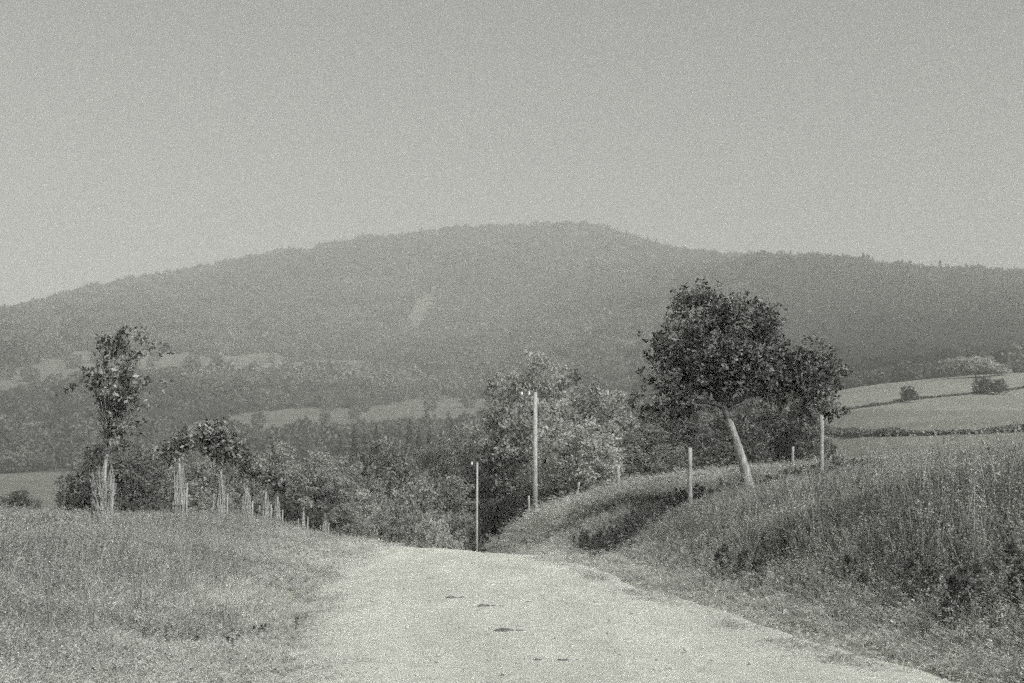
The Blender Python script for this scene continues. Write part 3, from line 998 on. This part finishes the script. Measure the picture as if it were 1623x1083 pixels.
# --- right bank: tall rank grass
def sample(n, y0, y1, xfun, power):
    u = rng.random(n)
    if power == 1: Y = y0 * (y1 / y0) ** u
    else:
        q = 1 - power; Y = (y0 ** q + u * (y1 ** q - y0 ** q)) ** (1 / q)
    a, b_ = xfun(Y)
    X = a + (b_ - a) * rng.random(n)
    return X, Y

X, Y = sample(46000, 5.0, 95, lambda y: (xR(y) + .05, np.minimum(xR(y) + 1.5, 99) + .46 * y), 1.0)
hol = dist_poly(X, Y, HOLLOW)
off = X - xR(Y)
keep = (rng.random(len(X)) < np.clip(.25 + off * .8, 0, 1))
hgt = (.25 + .75 * sstep(.2, 2.2, off)) * (.8 + .35 * fbm(X / 2.5, Y / 2.5, 3))
far = sstep(36, 48, Y)
hgt = hgt * (1 - .45 * far) * (1 - .6 * np.exp(-(hol / 1.8) ** 2)) * (1 - .35 * sstep(6, 12, off))
X, Y, hgt, off = X[keep], Y[keep], np.clip(hgt[keep], .15, 1.4), off[keep]
ys_ = 5 * (30 / 5) ** rng.random(900)
ys_ = ys_[vnoise(ys_ * 1.3, ys_ * 0) > -.25]
X = np.concatenate([X, xR(ys_) - .42 + rng.normal(0, .05, len(ys_))]); Y = np.concatenate([Y, ys_]); hgt = np.concatenate([hgt, rng.uniform(.08, .16, len(ys_))]); off = np.concatenate([off, ys_ * 0 - .4])
wide = np.clip(Y / 22, .9, 3)
scl = np.stack([wide, wide, hgt], 1)
PR = [tuft(26, .72, .16, .0045, .45, M_GRASS_R, 20 + k, heads=9) for k in range(5)]
pale = (rng.random(len(X)) < np.maximum(sstep(41, 60, Y) * .62, .85 * (1 - sstep(.7, 2.0, off + .35 * fbm(X, Y, 2)))))
PP = [tuft(26, .6, .17, .0045, .6, M_GRASS_L, 30 + k, heads=6) for k in range(4)]
P_ = np.stack([X, Y, H(X, Y) - .02], 1); sp = spins(len(X))
scatter("tall_grass", P_[~pale], sp[~pale], scl[~pale], PR, "tall rank grass covering the near right bank", "grass")
scatter("dry_grass", P_[pale], sp[pale], scl[pale] * np.array([1, 1, .8]), PP, "paler dry grass on the far right bank and along the right road edge", "grass")
# rough upright stems standing above the grass
X, Y = sample(5200, 6, 42, lambda y: (xR(y) + 1.4, xR(y) + 2 + .46 * y), 1.0)
k = (fbm(X / 1.8, Y / 1.8, 3) + rng.normal(0, .25, len(X))) > .05
X, Y = X[k], Y[k]
s1 = rng.uniform(.55, 1.0, len(X)) * (1 - .5 * sstep(18, 38, Y)) * (1 - .6 * np.exp(-(dist_poly(X, Y, HOLLOW) / 1.8) ** 2))
PT = [tuft(7, 1.15, .12, .0055, .3, M_STEM, 80 + k, heads=6) for k in range(5)]
scatter("tall_stems", np.stack([X, Y, H(X, Y) - .02], 1), spins(len(X), .1), np.stack([s1, s1, s1], 1), PT, "rough upright seed stems rising above the right bank grass", "grass")

# weeds on the right bank; dark growth in the hollow stands in for shade
X1, Y1 = sample(3600, 6, 36, lambda y: (xR(y) + .8, xR(y) + 2 + .44 * y), 1.0)
k = (fbm(X1 / 1.6, Y1 / 1.6, 4) + rng.normal(0, .18, len(X1))) > .15
X1, Y1 = X1[k], Y1[k]
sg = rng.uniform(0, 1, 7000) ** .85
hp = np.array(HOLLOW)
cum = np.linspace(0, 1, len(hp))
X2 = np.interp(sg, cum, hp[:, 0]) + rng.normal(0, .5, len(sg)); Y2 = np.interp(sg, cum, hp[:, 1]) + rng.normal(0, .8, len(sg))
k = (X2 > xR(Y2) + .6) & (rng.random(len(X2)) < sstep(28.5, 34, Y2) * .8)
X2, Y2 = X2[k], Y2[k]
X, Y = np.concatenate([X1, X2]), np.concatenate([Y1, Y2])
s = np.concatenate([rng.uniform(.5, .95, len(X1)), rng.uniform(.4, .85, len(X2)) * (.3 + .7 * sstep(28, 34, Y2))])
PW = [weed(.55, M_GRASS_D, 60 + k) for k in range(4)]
scatter("weeds_and_hollow_shade", np.stack([X, Y, H(X, Y) - .02], 1), spins(len(X)), np.stack([s, s, s], 1), PW, "dark coarse weeds among the tall grass, and growth darkening the hollow in place of shade", "weeds")

# --- left verge and meadow
X, Y = sample(62000, 5.0, 60, lambda y: (-.46 * y - 2.5, xL(y) + .7), 1.0)
off = xL(Y) - X
keep = rng.random(len(X)) < np.clip(.3 + off * .42, 0, 1)
hgt = (.14 + .6 * sstep(-.3, 3, off)) * (.7 + .5 * fbm(X / 2.0, Y / 2.0, 3))
tallp = np.exp(-(((X + 6.8) / 1.8) ** 2 + ((Y - 20) / 3.5) ** 2))
hgt = hgt + 1.3 * tallp
X, Y, hgt = X[keep], Y[keep], np.clip(hgt[keep], .08, 1.4)
wide = np.clip(Y / 22, .9, 2.4)
PL = [tuft(24, .34, .17, .0045, .7, M_GRASS_L, 40 + k, heads=4) for k in range(5)]
off = xL(Y) - X
mid = rng.random(len(X)) < np.clip(.08 + .8 * sstep(.3, 5, off + 3.5 * fbm(X / 2.4, Y / 2.4, 4)), 0, .85)
PM = [tuft(26, .38, .17, .0045, .6, M_GRASS_M, 90 + k, heads=3) for k in range(4)]
P_ = np.stack([X, Y, H(X, Y) - .015], 1); sp = spins(len(X)); sc3 = np.stack([wide, wide, hgt], 1)
scatter("verge_grass", P_[mid], sp[mid], sc3[mid], PM, "mid grey grass in patches over the left bank", "grass")
P_, sp, sc3 = P_[~mid], sp[~mid], sc3[~mid]
scatter("meadow_grass", P_, sp, sc3, PL, "pale short meadow grass covering the left verge", "grass")
X, Y = -6.8 + rng.normal(0, 1.1, 700), 20 + rng.normal(0, 2.4, 700)
X = np.concatenate([X, rng.uniform(-9, -3.5, 500)]); Y = np.concatenate([Y, rng.uniform(9, 26, 500)])
k = X < xL(Y) - 1.2; X, Y = X[k], Y[k]
s = rng.uniform(.35, .7, len(X))
scatter("verge_stems", np.stack([X, Y, H(X, Y) - .02], 1), spins(len(X), .12), np.stack([s, s, s], 1), PT, "upright dry stems standing in the grass of the left bank", "grass")
# dark weeds dotted on the left verge
X, Y = sample(1300, 8, 30, lambda y: (-.4 * y - 1, xL(y) - .5), 1.0)
k = (fbm(X / 1.4, Y / 1.4, 3) > .38)
X, Y = X[k], Y[k]
e1 = [(-4.2, 13.8), (-3.3, 13.0), (-2.9, 12.6), (-2.6, 13.2), (-2.5, 14.6), (-4.9, 16), (-4.8, 16.4)]
X = np.concatenate([X] + [rng.normal(a, .16, 14) for a, b_ in e1]); Y = np.concatenate([Y] + [rng.normal(b_, .2, 14) for a, b_ in e1])
s = rng.uniform(.15, .34, len(X))
scatter("verge_weeds", np.stack([X, Y, H(X, Y) - .02], 1), spins(len(X)), np.stack([s, s, s * .8], 1), PW, "small dark weeds dotted over the pale left verge", "weeds")

# --- loose stones on the road
X, Y = sample(5200, 5, 38, lambda y: (xL(y) - .3, xR(y) + .2), 1.0)
u = (X - xL(Y)) / (xR(Y) - xL(Y))
k = rng.random(len(X)) < .12 + .88 * np.clip(np.exp(-(u / .1) ** 2) + np.exp(-((u - 1) / .07) ** 2) + .6 * np.exp(-((u - .5) / .1) ** 2), 0, 1)
X, Y, u = X[k], Y[k], u[k]
def stone(seed):
    b_ = MB(); rg = np.random.default_rng(seed)
    b_.lathe((0, 0, 0), [(.6, -.3), (1, .1), (.7, .5), (.25, .65)], 7)
    for v in b_.v: v += Vector(rg.normal(size=3)) * .12
    return b_.mesh("stone", M_ROAD)
s = rng.uniform(.006, .022, len(X))
z = H(X, Y) + .04 * (1 - (2 * u - 1) ** 2) * ((u > 0) & (u < 1))
scatter("road_stones", np.stack([X, Y, z], 1), spins(len(X)), np.stack([s, s, s], 1), [stone(k) for k in range(4)], "small loose stones strewn over the pale road", "stones")

# --- far woods on the hills
def forest_kind(k, mat_):
    rg = np.random.default_rng(400 + k)
    if k < 4:
        n = 260
        d = rg.normal(size=(n, 3)); d /= np.linalg.norm(d, axis=1)[:, None]
        lump = 1 + .22 * np.sin(d[:, 0] * 5 + k) * np.cos(d[:, 1] * 4 - k) + .12 * rg.normal(size=n)
        P = d * np.array([.42, .42, .42]) * lump[:, None] + np.array([0, 0, .58])
        V, Fc, tn = leaves(P, .10, rg, .3)
        b_ = MB(); b_.tube([(0, 0, -.2), (0, 0, .5)], [.03, .02], 5)
    else:
        n = 200
        z = 1.15 * (1 - np.sqrt(rg.random(n)) * .9); r = (1.2 - z) * .24 * rg.uniform(.6, 1, n); a = rg.uniform(0, 6.28, n)
        P = np.stack([r * np.cos(a), r * np.sin(a), z], 1)
        V, Fc, tn = leaves(P, .08, rg, .8)
        b_ = MB(); b_.tube([(0, 0, -.2), (0, 0, .5)], [.03, .02], 5)
    V2 = np.array([tuple(v) for v in b_.v]); F2 = np.array([f for f in b_.f if len(f) == 4])
    return mesh_np("forest_kind", np.concatenate([V, V2]), np.concatenate([Fc, F2 + len(V)]), mat_, vals=np.concatenate([tn, np.zeros(len(F2))]))
nF = 170000
Y = np.sqrt(rng.uniform(470 ** 2, 2720 ** 2, nF))
X = rng.uniform(-.46, .46, nF) * Y
Z = H(X, Y)
_, isf = cover(X, Y, Z)
spot = rng.random(nF) < np.where(fbm(X / 30, Y / 30, 3) > .3, .04, .005)
keep = (isf | spot) & ((Y > 520) | (rng.random(nF) < .5))
X, Y, Z = X[keep], Y[keep], Z[keep]
s = (5.5 + 4.5 * sstep(500, 1200, Y)) * rng.uniform(.8, 1.3, len(X)) * (1 + .15 * fbm(X / 90, Y / 90, 2)) * np.where(rng.random(len(X)) < .05, 1.5, 1)
pxp, _ = project(X, Y, Z)
east = (rng.random(len(X)) + .5 * fbm(X / 110, Y / 110, 3) < np.clip((pxp - 820) / 560, 0, 1) * 1.15 + .55 * np.clip((260 - pxp) / 260, 0, 1)) & (Y > 520)  # dark share grows towards both sides, painting vignette and thinner haze
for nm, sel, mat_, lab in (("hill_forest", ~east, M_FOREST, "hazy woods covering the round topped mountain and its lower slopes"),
                           ("ridge_forest", east, M_RIDGE, "woods coloured darker towards the ridge ends for thinner haze and vignette")):
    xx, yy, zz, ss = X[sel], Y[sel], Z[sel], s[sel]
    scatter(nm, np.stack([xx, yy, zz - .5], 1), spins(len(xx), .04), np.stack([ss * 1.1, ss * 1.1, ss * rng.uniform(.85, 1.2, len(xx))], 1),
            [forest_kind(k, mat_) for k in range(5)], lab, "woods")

# ------------------------------------------------------------------ haze
hz = bpy.data.materials.new("air_haze"); hz.use_nodes = True
t = hz.node_tree; t.nodes.clear()
pv = t.nodes.new("ShaderNodeVolumePrincipled")
pv.inputs["Color"].default_value = (0.92, 0.93, 0.88, 1)
pv.inputs["Density"].default_value = 4.2e-4
pv.inputs["Anisotropy"].default_value = 0.0
ou = t.nodes.new("ShaderNodeOutputMaterial")
t.links.new(pv.outputs[0], ou.inputs["Volume"])
zlo, zhi = float(GZs.min()) - 1.5, float(GZs.max()) + 25
b_ = MB()
X0, X1_, Y0_, Y1_ = gx[0] - 5, gx[-1] + 5, gy[0] - 5, gy[-1] + 5
b_.v = [Vector(v) for v in ((X0, Y0_, zlo), (X1_, Y0_, zlo), (X1_, Y1_, zlo), (X0, Y1_, zlo), (X0, Y0_, zhi), (X1_, Y0_, zhi), (X1_, Y1_, zhi), (X0, Y1_, zhi))]
b_.f = [(0, 3, 2, 1), (4, 5, 6, 7), (0, 1, 5, 4), (1, 2, 6, 5), (2, 3, 7, 6), (3, 0, 4, 7)]
tag(link("haze", b_.mesh("haze", hz, False)), kind="stuff")
